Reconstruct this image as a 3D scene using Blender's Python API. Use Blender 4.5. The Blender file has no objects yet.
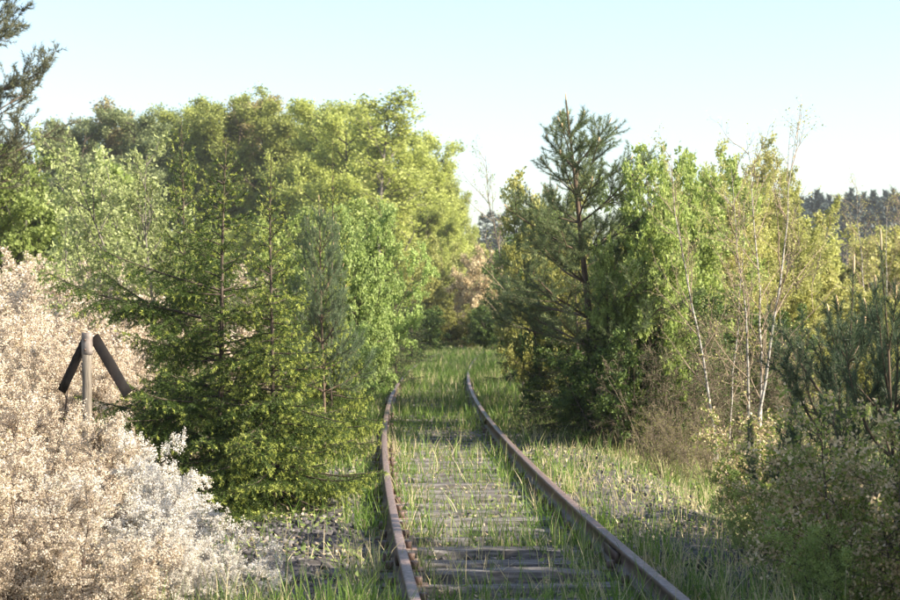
import bpy, math
import numpy as np
from mathutils import Vector

# ------------------------------------------------------------------ camera, world, sun, exposure
F = 1852.0            # focal length in pixels of a 900 px wide frame
HC = 1.80             # eye height above the sleepers
HY = 306.0            # horizon row of a 600 px high frame
scene = bpy.context.scene
cd = bpy.data.cameras.new('camera')
cd.sensor_width = 36.0
cd.lens = F / 900.0 * 36.0
cd.clip_start = 0.1
cd.clip_end = 6000.0
cd.dof.use_dof = True
cd.dof.focus_distance = 15.5
cd.dof.aperture_fstop = 5.0
cam = bpy.data.objects.new('camera', cd)
cam.location = (0, 0, HC)
cam.rotation_euler = (math.radians(90) + math.atan((HY - 300) / F), 0, 0)
scene.collection.objects.link(cam)
scene.camera = cam

SUN_AZ, SUN_EL = 110.0, 34.0
world = bpy.data.worlds.new('World')
scene.world = world
world.use_nodes = True
wn = world.node_tree.nodes
wl = world.node_tree.links
sky = wn.new('ShaderNodeTexSky')
sky.sky_type = 'NISHITA'
sky.sun_disc = False
sky.sun_elevation = math.radians(SUN_EL)
sky.sun_rotation = math.radians(SUN_AZ)
sky.air_density = 1.0
sky.dust_density = 1.6
sky.ozone_density = 1.0
bg = wn['Background']
bg.inputs['Strength'].default_value = 0.093
wl.new(sky.outputs[0], bg.inputs['Color'])

sd = bpy.data.lights.new('sun', 'SUN')
sd.energy = 4.9
sd.angle = math.radians(0.53)
sd.color = (1.0, 0.90, 0.74)
sun = bpy.data.objects.new('sun', sd)
a, e = math.radians(SUN_AZ), math.radians(SUN_EL)
tosun = Vector((math.sin(a) * math.cos(e), math.cos(a) * math.cos(e), math.sin(e)))
sun.rotation_euler = tosun.to_track_quat('Z', 'Y').to_euler()
sun.location = (30, -5, 30)
scene.collection.objects.link(sun)

vs = scene.view_settings
vs.view_transform = 'Standard'
vs.look = 'None'
vs.exposure = 1.68
vs.gamma = 1.0
vs.use_curve_mapping = False
scene.cycles.max_bounces = 6
scene.cycles.diffuse_bounces = 3
scene.cycles.transmission_bounces = 4
scene.cycles.glossy_bounces = 2

COL = scene.collection
UP = np.array([0.0, 0.0, 1.0])

# ------------------------------------------------------------------ mesh helpers
def make_mesh(name, V, Fc, tint=None, smooth=False):
    """V (n,3); Fc list of int arrays (m,k); tint: list of arrays per face array, or None."""
    me = bpy.data.meshes.new(name)
    V = np.asarray(V, dtype=np.float32)
    me.vertices.add(len(V))
    me.vertices.foreach_set('co', V.ravel())
    Fc = [np.asarray(f, dtype=np.int32) for f in Fc if len(f)]
    nl = sum(f.size for f in Fc)
    nf = sum(len(f) for f in Fc)
    me.loops.add(nl)
    me.loops.foreach_set('vertex_index', np.concatenate([f.ravel() for f in Fc]))
    me.polygons.add(nf)
    tot = np.concatenate([np.full(len(f), f.shape[1], np.int32) for f in Fc])
    st = np.concatenate([[0], np.cumsum(tot)[:-1]]).astype(np.int32)
    me.polygons.foreach_set('loop_start', st)
    if smooth:
        me.polygons.foreach_set('use_smooth', np.ones(nf, bool))
    me.update(calc_edges=True)
    if tint is not None:
        t = np.concatenate([np.asarray(x, np.float32).ravel() for x in tint])
        at = me.attributes.new('tint', 'FLOAT', 'FACE')
        at.data.foreach_set('value', t)
    return me

def norm(v):
    return v / np.maximum(np.linalg.norm(v, axis=-1, keepdims=True), 1e-9)

def perp(D, rng):
    r = rng.normal(size=D.shape)
    r -= (r * D).sum(-1, keepdims=True) * D
    return norm(r)

class Soup:
    """collects vertices and faces of one mesh"""
    def __init__(s):
        s.V, s.F, s.T, s.n = [], [], [], 0
    def add(s, V, Fc, tint=0.5):
        V = np.asarray(V, float).reshape(-1, 3)
        Fc = np.asarray(Fc, int)
        s.V.append(V); s.F.append(Fc + s.n); s.n += len(V)
        s.T.append(np.broadcast_to(np.asarray(tint, float), (len(Fc),)))
    def mesh(s, name, smooth=False):
        return make_mesh(name, np.concatenate(s.V), s.F, s.T, smooth)

def tubes(soup, P, R, sides=4, tint=0.5):
    """P (n,k,3) polylines, R (n,k) radii"""
    n, k, _ = P.shape
    if n == 0: return
    T = norm(np.gradient(P, axis=1))
    ref = np.where(np.abs(T[..., 2:3]) > 0.9, np.array([1.0, 0, 0]), UP)
    U = norm(np.cross(T, ref)); W = np.cross(T, U)
    an = np.arange(sides) / sides * 2 * math.pi
    ring = U[:, :, None] * np.cos(an)[None, None, :, None] + W[:, :, None] * np.sin(an)[None, None, :, None]
    V = P[:, :, None] + ring * R[:, :, None, None]
    idx = np.arange(n * k * sides).reshape(n, k, sides)
    a_ = idx[:, :-1]; b_ = idx[:, 1:]
    q = np.stack([a_, np.roll(a_, -1, 2), np.roll(b_, -1, 2), b_], -1).reshape(-1, 4)
    soup.add(V, q, tint)

def leaves(soup, P, D, size, rng, aspect=0.3, fold=0.12, tint=None, up_bias=0.0):
    n = len(P)
    if n == 0: return
    D = norm(D)
    W = perp(D, rng)
    N = np.cross(D, W)
    if up_bias:
        h = norm(np.cross(D, UP) + 1e-6)
        W = norm(W * (1 - up_bias) + h * up_bias)
        N = np.cross(D, W)
    s = np.broadcast_to(np.asarray(size, float), (n,))[:, None]
    mid = P + D * s * 0.45
    V = np.stack([P, mid + W * s * aspect + N * s * fold, P + D * s, mid - W * s * aspect + N * s * fold], 1)
    soup.add(V, np.arange(4 * n).reshape(n, 4), rng.random(n) if tint is None else tint)

def needles(soup, P, D, length, width, rng, tint=None):
    n = len(P)
    if n == 0: return
    D = norm(D)
    W = perp(D, rng) * (np.broadcast_to(np.asarray(width, float), (n,))[:, None] * 0.5)
    L = np.broadcast_to(np.asarray(length, float), (n,))[:, None]
    V = np.stack([P - W, P + W, P + D * L], 1)
    soup.add(V, np.arange(3 * n).reshape(n, 3), rng.random(n) if tint is None else tint)

def grow(S, D, L, K, rng, wiggle=0.15, trop=0.0, curl=None):
    """polylines (n,K,3) from starts S, directions D, lengths L"""
    n = len(S)
    P = np.empty((n, K, 3)); P[:, 0] = S
    d = norm(D.copy())
    for k in range(1, K):
        d = norm(d + rng.normal(size=d.shape) * wiggle + UP * trop + (0 if curl is None else UP * curl * (k / K)))
        P[:, k] = P[:, k - 1] + d * (L / (K - 1))[:, None]
    return P

def at(P, i, t):
    """point and tangent on polylines P[i] at t in 0..1"""
    K = P.shape[1]
    x = np.clip(t, 0, 0.9999) * (K - 1)
    j = x.astype(int); f = (x - j)[:, None]
    a_ = P[i, j]; b_ = P[i, j + 1]
    return a_ * (1 - f) + b_ * f, norm(b_ - a_)

def spawn(P, L, R, m, rng, t0=0.2, t1=1.0, ang=(30, 60), ratio=0.5, fall=0.5, rr=0.5, flat=0.0):
    """m children for every polyline -> S, D, L, R"""
    n = len(P)
    i = np.repeat(np.arange(n), m)
    t = t0 + (t1 - t0) * (np.tile((np.arange(m) + 0.5) / m, n) + rng.uniform(-0.5, 0.5, n * m) / m)
    p, T = at(P, i, t)
    side = perp(T, rng)
    if flat:
        h = np.cross(T, UP) * np.where(rng.random(n * m) < 0.5, -1, 1)[:, None]
        side = norm(side * (1 - flat) + h * flat)
    an = np.radians(rng.uniform(ang[0], ang[1], n * m))[:, None]
    D = T * np.cos(an) + side * np.sin(an)
    Lc = L[i] * ratio * (1 - fall * t) * rng.uniform(0.7, 1.25, n * m)
    Rc = np.maximum(R[i] * rr * (1 - 0.5 * t), 0.0006)
    return p, D, Lc, Rc

def rad(R, K, end=0.25):
    return R[:, None] * np.linspace(1, end, K)[None]

def along(P, L, per_m, rng, t0=0.0, t1=1.0, least=1):
    cnt = np.maximum((L * per_m * (t1 - t0) + rng.random(len(L))).astype(int), least)
    i = np.repeat(np.arange(len(P)), cnt)
    t = t0 + (t1 - t0) * rng.random(len(i))
    p, T = at(P, i, t)
    return p, T, i, t

# ------------------------------------------------------------------ plant archetypes: dict part -> mesh, plus height
def broadleaf(seed, H=3.0, stems=1, stem_lean=12, trunk_r=0.03, clear=0.2, n1=14, n2=6, n3=5, l1=0.42, r2=0.5, r3=0.5,
              ang1=(35, 60), trop=0.05, wig=0.12, leaf=0.05, per_m=60, aspect=0.32, spread=0.02, fall1=0.55, leafed=1.0,
              up_bias=0.3, sides=5, leaf_part='leaves', wood_min=0.0, tint_pow=1.0, base_spread=0.08, tw_=0.45, tmin=0.1, crown_t1=0.98):
    rng = np.random.default_rng(seed)
    wood, tw, lf = Soup(), Soup(), Soup()
    az = rng.uniform(0, 6.283, stems)
    ln = np.radians(rng.uniform(0.2, 1.0, stems) * stem_lean) if stems > 1 else np.radians(np.full(1, rng.uniform(0, 3)))
    D = np.stack([np.cos(az) * np.sin(ln), np.sin(az) * np.sin(ln), np.cos(ln)], 1)
    S = np.stack([np.cos(az) * base_spread * (stems > 1), np.sin(az) * base_spread * (stems > 1), np.full(stems, -0.04)], 1)
    L = H * rng.uniform(0.75, 1.0, stems) if stems > 1 else np.full(1, H)
    L[0] = H
    R0 = trunk_r * (L / H)
    P0 = grow(S, D, L, 12, rng, wiggle=wig * tw_, trop=trop * 0.6)
    tubes(wood, P0, np.maximum(rad(R0, 12, 0.12), wood_min), sides + 1)
    S1, D1, L1, R1 = spawn(P0, L, R0, n1, rng, clear, crown_t1, ang1, l1, fall1, 0.5)
    P1 = grow(S1, D1, L1, 6, rng, wig, trop)
    tubes(tw, P1, np.maximum(rad(R1, 6), wood_min), max(sides - 1, 3))
    S2, D2, L2, R2 = spawn(P1, L1, R1, n2, rng, 0.2, 1.0, (25, 60), r2, 0.45, 0.55)
    P2 = grow(S2, D2, L2, 3, rng, wig, trop * 0.7)
    tubes(tw, P2, np.maximum(rad(R2, 3), wood_min), 3)
    S3, D3, L3, R3 = spawn(P2, L2, R2, n3, rng, 0.15, 1.0, (25, 65), r3, 0.3, 0.6)
    P3 = grow(S3, D3, L3, 3, rng, wig * 1.1, trop * 0.5)
    tubes(tw, P3[:, ::2], np.maximum(rad(R3, 2), wood_min), 3)
    for Pq, Lq, f in ((P3, L3, 1.0), (P2, L2, 0.6)):
        p, T, i, t = along(Pq, Lq, per_m * f * leafed, rng, tmin, 1.0, 0)
        d = norm(T * 0.5 + rng.normal(size=p.shape) * 0.75 + np.array([0, 0, 0.1]))
        p = p + rng.normal(size=p.shape) * spread
        base = rng.random(len(Pq))[i] * 0.55 + rng.random(len(p)) * 0.45
        leaves(lf, p, d, leaf * rng.uniform(0.65, 1.25, len(p)), rng, aspect, 0.12, base ** tint_pow, up_bias)
    out = {'trunk': wood.mesh('trunk', True), 'branches': tw.mesh('branches', True)}
    if lf.n: out[leaf_part] = lf.mesh(leaf_part)
    return out, max(v[:, 2].max() for v in tw.V + wood.V + lf.V)

def spruce(seed, H=3.3, R=1.0, leader=0.45, per_m=150, nl=0.024, nw=0.0046, whorl=0.165, nb=5, sec=0.04, fresh=0.24, bottom=0.12, power=0.8, extra=()):
    rng = np.random.default_rng(seed)
    wood, tw, nd = Soup(), Soup(), Soup()
    P0 = grow(np.array([[0, 0, -0.05]]), np.array([[0.01, 0.0, 1]]), np.array([H + 0.05]), 14, rng, 0.012, 0.0)
    tubes(wood, P0, rad(np.array([0.011 * H]), 14, 0.12), 7)
    hs, azs = [], []
    z = bottom
    while z < H - leader * 0.4:
        k = nb if z < H - leader else 4
        a0 = rng.uniform(0, 6.28)
        for j in range(k):
            hs.append(z + rng.uniform(-0.10, 0.10) * (z < H - leader)); azs.append(a0 + j * 6.283 / k + rng.normal() * 0.25)
        z += whorl * rng.uniform(0.8, 1.2)
    ne = len(extra)
    for h_, a_, l_, e_ in extra: hs.append(h_); azs.append(a_)
    hs = np.array(hs); azs = np.array(azs)
    t = np.clip(hs / H, 0, 0.99)
    L = R * np.clip(1.06 - t, 0.0, 1) ** power * rng.uniform(0.6, 1.3, len(t)) + 0.05
    el = np.radians(np.interp(t, [0, 0.3, 0.7, 1.0], [-10, 0, 20, 50]) + rng.normal(size=len(t)) * 6)
    for q_, (h_, a_, l_, e_) in enumerate(extra): L[len(t) - ne + q_] = l_; el[len(t) - ne + q_] = math.radians(e_)
    S, _ = at(P0, np.zeros(len(t), int), t)
    D = np.stack([np.cos(azs) * np.cos(el), np.sin(azs) * np.cos(el), np.sin(el)], 1)
    P1 = grow(S, D, L, 9, rng, 0.045, -0.05, 0.15)
    R1 = 0.0035 + 0.006 * L
    tubes(tw, P1, rad(R1, 9, 0.3), 4)
    # second order: flat, alternating to both sides
    def lateral(P, L, gap, ratio, t0, ang, droop, lim):
        cnt = np.clip((L * (1 - t0) / gap).astype(int), 2, lim)
        i = np.repeat(np.arange(len(P)), cnt)
        k = np.concatenate([np.arange(c) for c in cnt])
        t = t0 + (1 - t0) * (k + rng.uniform(0.1, 0.9, len(k))) / cnt[i]
        p, T = at(P, i, t)
        h = norm(np.cross(T, UP)) * np.where(k % 2 == 0, 1, -1)[:, None]
        an = np.radians(rng.uniform(ang[0], ang[1], len(k)))[:, None]
        D = norm(T * np.cos(an) + h * np.sin(an) + rng.normal(size=h.shape) * 0.12 + UP * droop)
        Lc = np.maximum(L[i] * ratio * (1.05 - t) ** 0.7, 0.035) * rng.uniform(0.7, 1.2, len(k))
        return p, D, Lc
    p2, D2, L2 = lateral(P1, L, sec, 0.5, 0.14, (38, 62), -0.16, 34)
    P2 = grow(p2, D2, L2, 4, rng, 0.08, -0.06)
    tubes(tw, P2[:, ::3], rad(np.full(len(L2), 0.0024), 2, 0.4), 3)
    big = L2 > 0.09
    p3, D3, L3 = lateral(P2[big], L2[big], 0.045, 0.5, 0.15, (35, 60), -0.42, 10)
    P3 = grow(p3, D3, L3, 3, rng, 0.1, -0.08)
    fr1 = rng.random(len(P1)) < fresh
    for Pq, Lq, t0, dens in ((P1, L, 0.3, 0.9), (P2, L2, 0.08, 1.0), (P3, L3, 0.0, 1.0)):
        p, T, i, tt = along(Pq, Lq, per_m * dens, rng, t0, 1.0, 3)
        side = perp(T, rng)
        side = norm(side + UP * 0.25)
        d = norm(T * rng.uniform(0.45, 0.85, (len(p), 1)) + side * 0.8)
        left = (1 - tt) * Lq[i]
        isf = (left < 0.045) & (rng.random(len(Pq)) < fresh)[i]
        tint = np.where(isf, rng.uniform(0.78, 1.0, len(p)), rng.uniform(0.0, 0.6, len(p)) * 0.5 + 0.25 * rng.random(len(Pq))[i])
        needles(nd, p, d, nl * rng.uniform(0.7, 1.2, len(p)), nw, rng, tint)
    # needles on the leader
    p, T, i, tt = along(P0, np.array([H]), 260, rng, 1 - leader * 1.1 / H, 1.0)
    needles(nd, p, norm(T + perp(T, rng) * 0.8), nl * 1.0, nw, rng, rng.uniform(0.5, 0.9, len(p)))
    # upright terminal shoots round the leader
    return {'trunk': wood.mesh('trunk', True), 'branches': tw.mesh('branches', True), 'needles': nd.mesh('needles')}, H

def pine(seed, H=4.4, R=1.1, whorl=0.42, nb=6, per_m=620, nl=0.06, nw=0.0042, tuft=0.34, power=0.6, bottom=0.3, rise=0.11, n2=7, candles=True, trunk=0.013, el0=5):
    rng = np.random.default_rng(seed)
    wood, tw, nd, cn = Soup(), Soup(), Soup(), Soup()
    P0 = grow(np.array([[0, 0, -0.05]]), np.array([[0.02, 0.0, 1]]), np.array([H + 0.05]), 14, rng, 0.02, 0.01)
    tubes(wood, P0, rad(np.array([trunk * H]), 14, 0.15), 8)
    hs, azs = [], []
    z = bottom * H
    while z < H - 0.6:
        a0 = rng.uniform(0, 6.28)
        for j in range(nb):
            hs.append(z + rng.uniform(-0.03, 0.03)); azs.append(a0 + j * 6.283 / nb + rng.normal() * 0.3)
        z += whorl * rng.uniform(0.8, 1.2)
    for j in range(5):
        hs.append(H - rng.uniform(0.45, 0.5)); azs.append(j * 1.257 + rng.normal() * 0.3)
    hs = np.array(hs); azs = np.array(azs); t = hs / H
    L = R * np.clip(1.04 - t, 0, 1) ** power * rng.uniform(0.7, 1.2, len(t)) + 0.04
    L[-5:] = rng.uniform(0.26, 0.36, 5)
    el = np.radians(np.interp(t, [0, 0.4, 0.8, 1], [el0, el0 + 12, 38, 66]) + rng.normal(size=len(t)) * 7)
    S, _ = at(P0, np.zeros(len(t), int), t)
    D = np.stack([np.cos(azs) * np.cos(el), np.sin(azs) * np.cos(el), np.sin(el)], 1)
    P1 = grow(S, D, L, 9, rng, 0.05, 0.0, rise)
    tubes(tw, P1, rad(0.004 + 0.010 * L, 9, 0.35), 5)
    S2, D2, L2, R2 = spawn(P1, L, 0.004 + 0.008 * L, n2, rng, 0.25, 1.0, (30, 58), 0.5, 0.45, 0.6, flat=0.6)
    L2 = np.maximum(L2, 0.09)
    P2 = grow(S2, D2, L2, 6, rng, 0.06, 0.05, rise * 1.2)
    tubes(tw, P2, rad(R2, 6, 0.4), 4)
    bigm = L2 > 0.3
    S3, D3, L3, R3 = spawn(P2[bigm], L2[bigm], R2[bigm], 4, rng, 0.25, 0.95, (30, 55), 0.5, 0.3, 0.7, flat=0.5)
    L3 = np.maximum(L3, 0.08)
    P3 = grow(S3, D3, L3, 4, rng, 0.06, 0.08, rise)
    tubes(tw, P3, rad(R3, 4, 0.5), 3)
    for Pq, Lq in ((P1, L), (P2, L2), (P3, L3)):
        t0 = np.clip(1 - tuft / Lq, 0.03, 1)
        cnt = (np.minimum(tuft, Lq) * per_m).astype(int) + 4
        i = np.repeat(np.arange(len(Pq)), cnt)
        tt = t0[i] + (1 - t0[i]) * rng.random(len(i))
        p, T = at(Pq, i, tt)
        d = norm(T * rng.uniform(0.5, 1.0, (len(p), 1)) + perp(T, rng) * 0.75)
        tint = 0.5 * rng.random(len(p)) + 0.4 * rng.random(len(Pq))[i]
        needles(nd, p, d, nl * rng.uniform(0.75, 1.15, len(p)), nw, rng, tint)
    p, T, i, tt = along(P0, np.array([H]), per_m * 1.1, rng, 1 - 0.5 / H, 1.0)
    needles(nd, p, norm(T * 0.9 + perp(T, rng) * 0.7), nl, nw, rng)
    if candles:
        ends = np.concatenate([P0[:, -1], P1[t > 0.55][:, -1]])
        Dn = norm(norm(np.concatenate([P0[:, -1] - P0[:, -2], P1[t > 0.55][:, -1] - P1[t > 0.55][:, -2]])) + UP * 0.5)
        Lc = rng.uniform(0.035, 0.08, len(ends)); Lc[0] = 0.10
    out = {'trunk': wood.mesh('trunk', True), 'branches': tw.mesh('branches', True), 'needles': nd.mesh('needles')}
    if candles: out['candles'] = [(tuple(p), tuple(d), float(l)) for p, d, l in zip(ends, Dn, Lc)]
    return out, H

# ------------------------------------------------------------------ materials
def new_mat(name):
    m = bpy.data.materials.new(name); m.use_nodes = True
    nt = m.node_tree
    return m, nt, nt.nodes, nt.links, nt.nodes['Principled BSDF']

def ramp(nodes, stops):
    r = nodes.new('ShaderNodeValToRGB')
    el = r.color_ramp.elements
    while len(el) < len(stops): el.new(0.5)
    for x, (p, c) in zip(el, stops):
        x.position = p; x.color = (c[0], c[1], c[2], 1)
    return r

def foliage(name, stops, trans=0.4, rough=0.55, var=0.18, spec=0.25, tcol=1.15, gain=1.1):
    m, nt, N, L, b = new_mat(name)
    at_ = N.new('ShaderNodeAttribute'); at_.attribute_name = 'tint'
    r = ramp(N, [(p, (min(c[0] * gain, 0.85), min(c[1] * gain, 0.85), min(c[2] * gain, 0.85))) for p, c in stops])
    L.new(at_.outputs['Fac'], r.inputs[0])
    oi = N.new('ShaderNodeObjectInfo')
    mr = N.new('ShaderNodeMapRange'); mr.inputs['To Min'].default_value = 1 - var; mr.inputs['To Max'].default_value = 1 + var
    L.new(oi.outputs['Random'], mr.inputs['Value'])
    hs = N.new('ShaderNodeHueSaturation')
    L.new(r.outputs[0], hs.inputs['Color']); L.new(mr.outputs[0], hs.inputs['Value'])
    L.new(hs.outputs[0], b.inputs['Base Color'])
    b.inputs['Roughness'].default_value = rough
    b.inputs['Specular IOR Level'].default_value = spec
    tr = N.new('ShaderNodeBsdfTranslucent')
    g = N.new('ShaderNodeHueSaturation'); g.inputs['Saturation'].default_value = 1.1; g.inputs['Value'].default_value = tcol
    L.new(hs.outputs[0], g.inputs['Color']); L.new(g.outputs[0], tr.inputs['Color'])
    mx = N.new('ShaderNodeMixShader'); mx.inputs[0].default_value = trans
    L.new(b.outputs[0], mx.inputs[1]); L.new(tr.outputs[0], mx.inputs[2])
    L.new(mx.outputs[0], N['Material Output'].inputs['Surface'])
    return m

def noisy(name, stops, scale=8, rough=0.85, bump=0.3, stretch=(1, 1, 1), detail=6, spec=0.2, coords='Object'):
    m, nt, N, L, b = new_mat(name)
    tc = N.new('ShaderNodeTexCoord'); mp = N.new('ShaderNodeMapping'); mp.inputs['Scale'].default_value = stretch
    L.new(tc.outputs[coords], mp.inputs['Vector'])
    n = N.new('ShaderNodeTexNoise'); n.inputs['Scale'].default_value = scale; n.inputs['Detail'].default_value = detail
    L.new(mp.outputs[0], n.inputs['Vector'])
    r = ramp(N, stops); L.new(n.outputs['Fac'], r.inputs[0]); L.new(r.outputs[0], b.inputs['Base Color'])
    b.inputs['Roughness'].default_value = rough; b.inputs['Specular IOR Level'].default_value = spec
    bp = N.new('ShaderNodeBump'); bp.inputs['Strength'].default_value = bump; bp.inputs['Distance'].default_value = 0.01
    L.new(n.outputs['Fac'], bp.inputs['Height']); L.new(bp.outputs[0], b.inputs['Normal'])
    return m

M = {}
M['bark'] = noisy('bark_brown', [(0.3, (.035, .026, .02)), (0.7, (.11, .085, .065))], 14, stretch=(1, 1, .3))
M['bark_grey'] = noisy('bark_grey', [(0.3, (.07, .06, .05)), (0.7, (.20, .18, .155))], 12, stretch=(1, 1, .3))
M['bark_pine'] = noisy('bark_pine', [(0.3, (.06, .042, .03)), (0.7, (.16, .115, .08))], 12, stretch=(1, 1, .4))
M['bark_birch'] = noisy('bark_birch', [(0.36, (.07, .06, .05)), (0.47, (.29, .265, .235)), (0.7, (.42, .39, .35))], 9, stretch=(1, 1, 2.5))
M['twig_dark'] = noisy('twig_dark', [(0.3, (.055, .038, .03)), (0.7, (.13, .098, .08))], 20)
M['twig_tan'] = noisy('twig_tan', [(0.3, (.16, .115, .08)), (0.7, (.33, .26, .19))], 20)
M['twig_thicket'] = noisy('twig_thicket', [(0.3, (.11, .085, .06)), (0.7, (.24, .19, .14))], 20)
M['candle'] = noisy('pine_candle', [(0.3, (.48, .34, .19)), (0.7, (.62, .47, .29))], 25)
M['spruce'] = foliage('spruce_needles', [(0.0, (.04, .07, .018)), (0.45, (.10, .148, .032)), (0.72, (.18, .235, .05)), (0.8, (.33, .38, .08)), (1.0, (.45, .49, .12))], 0.28, 0.5, 0.08, gain=0.92)
M['spruce_shaded'] = foliage('spruce_needles_shaded', [(0.0, (.022, .034, .014)), (0.6, (.055, .075, .024)), (0.8, (.12, .14, .035)), (1.0, (.18, .20, .05))], 0.2, 0.5, 0.1)  # darker copy of the spruce needles, hedge shade painted into the colour
M['pine'] = foliage('pine_needles', [(0.0, (0.056, 0.083, 0.038)), (0.5, (0.119, 0.156, 0.066)), (1.0, (0.213, 0.250, 0.102))], 0.2, 0.45, 0.1)
M['pine_dark'] = foliage('pine_needles_dark', [(0.0, (0.034, 0.058, 0.034)), (0.5, (0.072, 0.107, 0.058)), (1.0, (0.143, 0.182, 0.090))], 0.2, 0.45, 0.1)
M['pine_blue'] = foliage('pine_needles_blue', [(0.0, (0.057, 0.086, 0.048)), (0.5, (0.109, 0.149, 0.078)), (1.0, (0.184, 0.230, 0.115))], 0.2, 0.45, 0.1)
M['pine_old'] = foliage('pine_needles_old', [(0.0, (.05, .062, .04)), (0.5, (.10, .105, .06)), (1.0, (.17, .165, .085))], 0.2, 0.5, 0.1)
M['green'] = foliage('leaf_green', [(0.0, (0.137, 0.186, 0.056)), (0.5, (0.248, 0.309, 0.093)), (1.0, (0.384, 0.433, 0.160))], 0.45)
M['green_mint'] = foliage('leaf_mint', [(0.0, (0.180, 0.253, 0.081)), (0.5, (0.306, 0.392, 0.131)), (1.0, (0.460, 0.544, 0.205))], 0.45)
M['green_shaded'] = foliage('leaf_shaded', [(0.0, (0.034, 0.060, 0.018)), (0.5, (0.069, 0.108, 0.028)), (1.0, (0.138, 0.186, 0.044))], 0.3)  # deep leaf tone stands in for the shade on these bushes
M['grey_green'] = foliage('leaf_grey_green', [(0.0, (0.168, 0.204, 0.078)), (0.5, (0.276, 0.312, 0.132)), (1.0, (0.408, 0.444, 0.216))], 0.4)
M['yellow'] = foliage('leaf_yellow_green', [(0.0, (0.218, 0.230, 0.070)), (0.5, (0.338, 0.353, 0.119)), (1.0, (0.469, 0.470, 0.190))], 0.45)
M['olive'] = foliage('leaf_olive', [(0.0, (0.137, 0.148, 0.040)), (0.5, (0.228, 0.228, 0.066)), (1.0, (0.331, 0.308, 0.106))], 0.4)
M['pale'] = foliage('leaf_pale', [(0.0, (0.246, 0.258, 0.084)), (0.5, (0.370, 0.370, 0.132)), (1.0, (0.504, 0.459, 0.192))], 0.4)
M['pink'] = foliage('leaf_pinkish', [(0.0, (.30, .24, .14)), (0.5, (.44, .36, .22)), (1.0, (.56, .47, .31))], 0.35)
M['forest_shaded'] = foliage('leaf_forest_shaded', [(0.0, (0.086, 0.113, 0.058)), (0.5, (0.158, 0.188, 0.085)), (1.0, (0.259, 0.285, 0.127))], 0.35)  # shade on the left and inner wood put into the leaf colour
M['forest'] = foliage('leaf_forest', [(0.0, (0.144, 0.169, 0.050)), (0.5, (0.247, 0.277, 0.078)), (1.0, (0.365, 0.393, 0.120))], 0.4)
M['forest_lit'] = foliage('leaf_forest_lit', [(0.0, (0.215, 0.255, 0.070)), (0.5, (0.347, 0.386, 0.110)), (1.0, (0.477, 0.511, 0.172))], 0.45)  # lighter leaf paints in the sun and haze on the right flank
M['forest_brown'] = foliage('leaf_forest_brown', [(0.0, (0.194, 0.166, 0.088)), (0.5, (0.299, 0.258, 0.123)), (1.0, (0.405, 0.368, 0.158))], 0.35)
M['blossom'] = foliage('blossom_cream', [(0.0, (0.202, 0.199, 0.081)), (0.09, (0.303, 0.259, 0.131)), (0.16, (0.546, 0.437, 0.311)), (0.5, (0.697, 0.587, 0.457)), (0.85, (0.777, 0.687, 0.571)), (1.0, (0.838, 0.776, 0.702))], 0.3, 0.7, 0.06, 0.1, 1.0, 0.96)
M['blossom_white'] = foliage('blossom_white', [(0.0, (.17, .20, .07)), (0.12, (.48, .43, .32)), (0.4, (.71, .655, .57)), (1.0, (.84, .82, .79))], 0.3, 0.7, 0.06, 0.1, 1.0, 1.02)
M['mixed_dry'] = foliage('leaf_mixed_dry', [(0.0, (0.069, 0.098, 0.022)), (0.42, (0.149, 0.196, 0.044)), (0.62, (0.230, 0.265, 0.066)), (0.70, (0.414, 0.322, 0.187)), (1.0, (0.667, 0.540, 0.374))], 0.35)
M['far_conifer'] = foliage('far_conifer', [(0.0, (.03, .045, .045)), (1.0, (.07, .09, .075))], 0.15)
M['grass'] = foliage('grass_blades', [(0.0, (.07, .13, .025)), (0.45, (.13, .21, .04)), (0.72, (.21, .27, .07)), (0.82, (.36, .31, .17)), (1.0, (.52, .45, .28))], 0.4, 0.5, 0.0)
M['straw'] = foliage('dry_stalks', [(0.0, (.28, .21, .13)), (1.0, (.55, .45, .31))], 0.3, 0.6, 0.1)

# ------------------------------------------------------------------ placing
def terrain(x, y):
    x = np.asarray(x, float); y = np.asarray(y, float)
    xc = track_x(y)
    d = x - xc
    s = np.clip((-d - 4.0) / 12.0, 0, 1); s = s * s * (3 - 2 * s)
    r = np.clip((y - 38.0), 0, 160)
    h = s * r * 0.042
    s2 = np.clip((d - 5.0) / 14.0, 0, 1); s2 = s2 * s2 * (3 - 2 * s2)
    h = h + s2 * np.clip(y - 45, 0, 250) * 0.016
    # ballast shoulder falls away on both sides
    sh = np.clip((np.abs(d) - 1.7) / 1.3, 0, 1)
    eb = np.clip((np.abs(d) - 0.86) / 0.25, 0, 1)
    h = h + 0.062 * eb * eb * (3 - 2 * eb) * (y < 60)
    return h - 0.058 - 0.28 * sh * sh * (3 - 2 * sh)

def track_x(y):
    y = np.asarray(y, float)
    return -0.345 + 0.0011 * (y - 39.0) ** 2

def px(x, Z): return (x - 450.0) / F * Z
def pz(y, Z): return HC - (y - HY) / F * Z

def thing(name, label, cat, group=None, loc=(0, 0, 0), rz=0.0, sc=(1, 1, 1)):
    o = bpy.data.objects.new(name, None)
    o.empty_display_size = 0.2
    o.location = loc; o.rotation_euler = (0, 0, rz); o.scale = sc
    o['label'] = label; o['category'] = cat
    if group: o['group'] = group
    COL.objects.link(o)
    return o

def part(name, me, mat, parent, loc=None, rot=None, label=None):
    o = bpy.data.objects.new(name, me)
    COL.objects.link(o)
    if parent: o.parent = parent
    if not me.materials: me.materials.append(mat)
    if me.materials[0] != mat:
        o.material_slots[0].link = 'OBJECT'; o.material_slots[0].material = mat
    if loc is not None: o.location = loc
    if rot is not None: o.rotation_euler = rot
    if label: o['label'] = label
    return o

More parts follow.
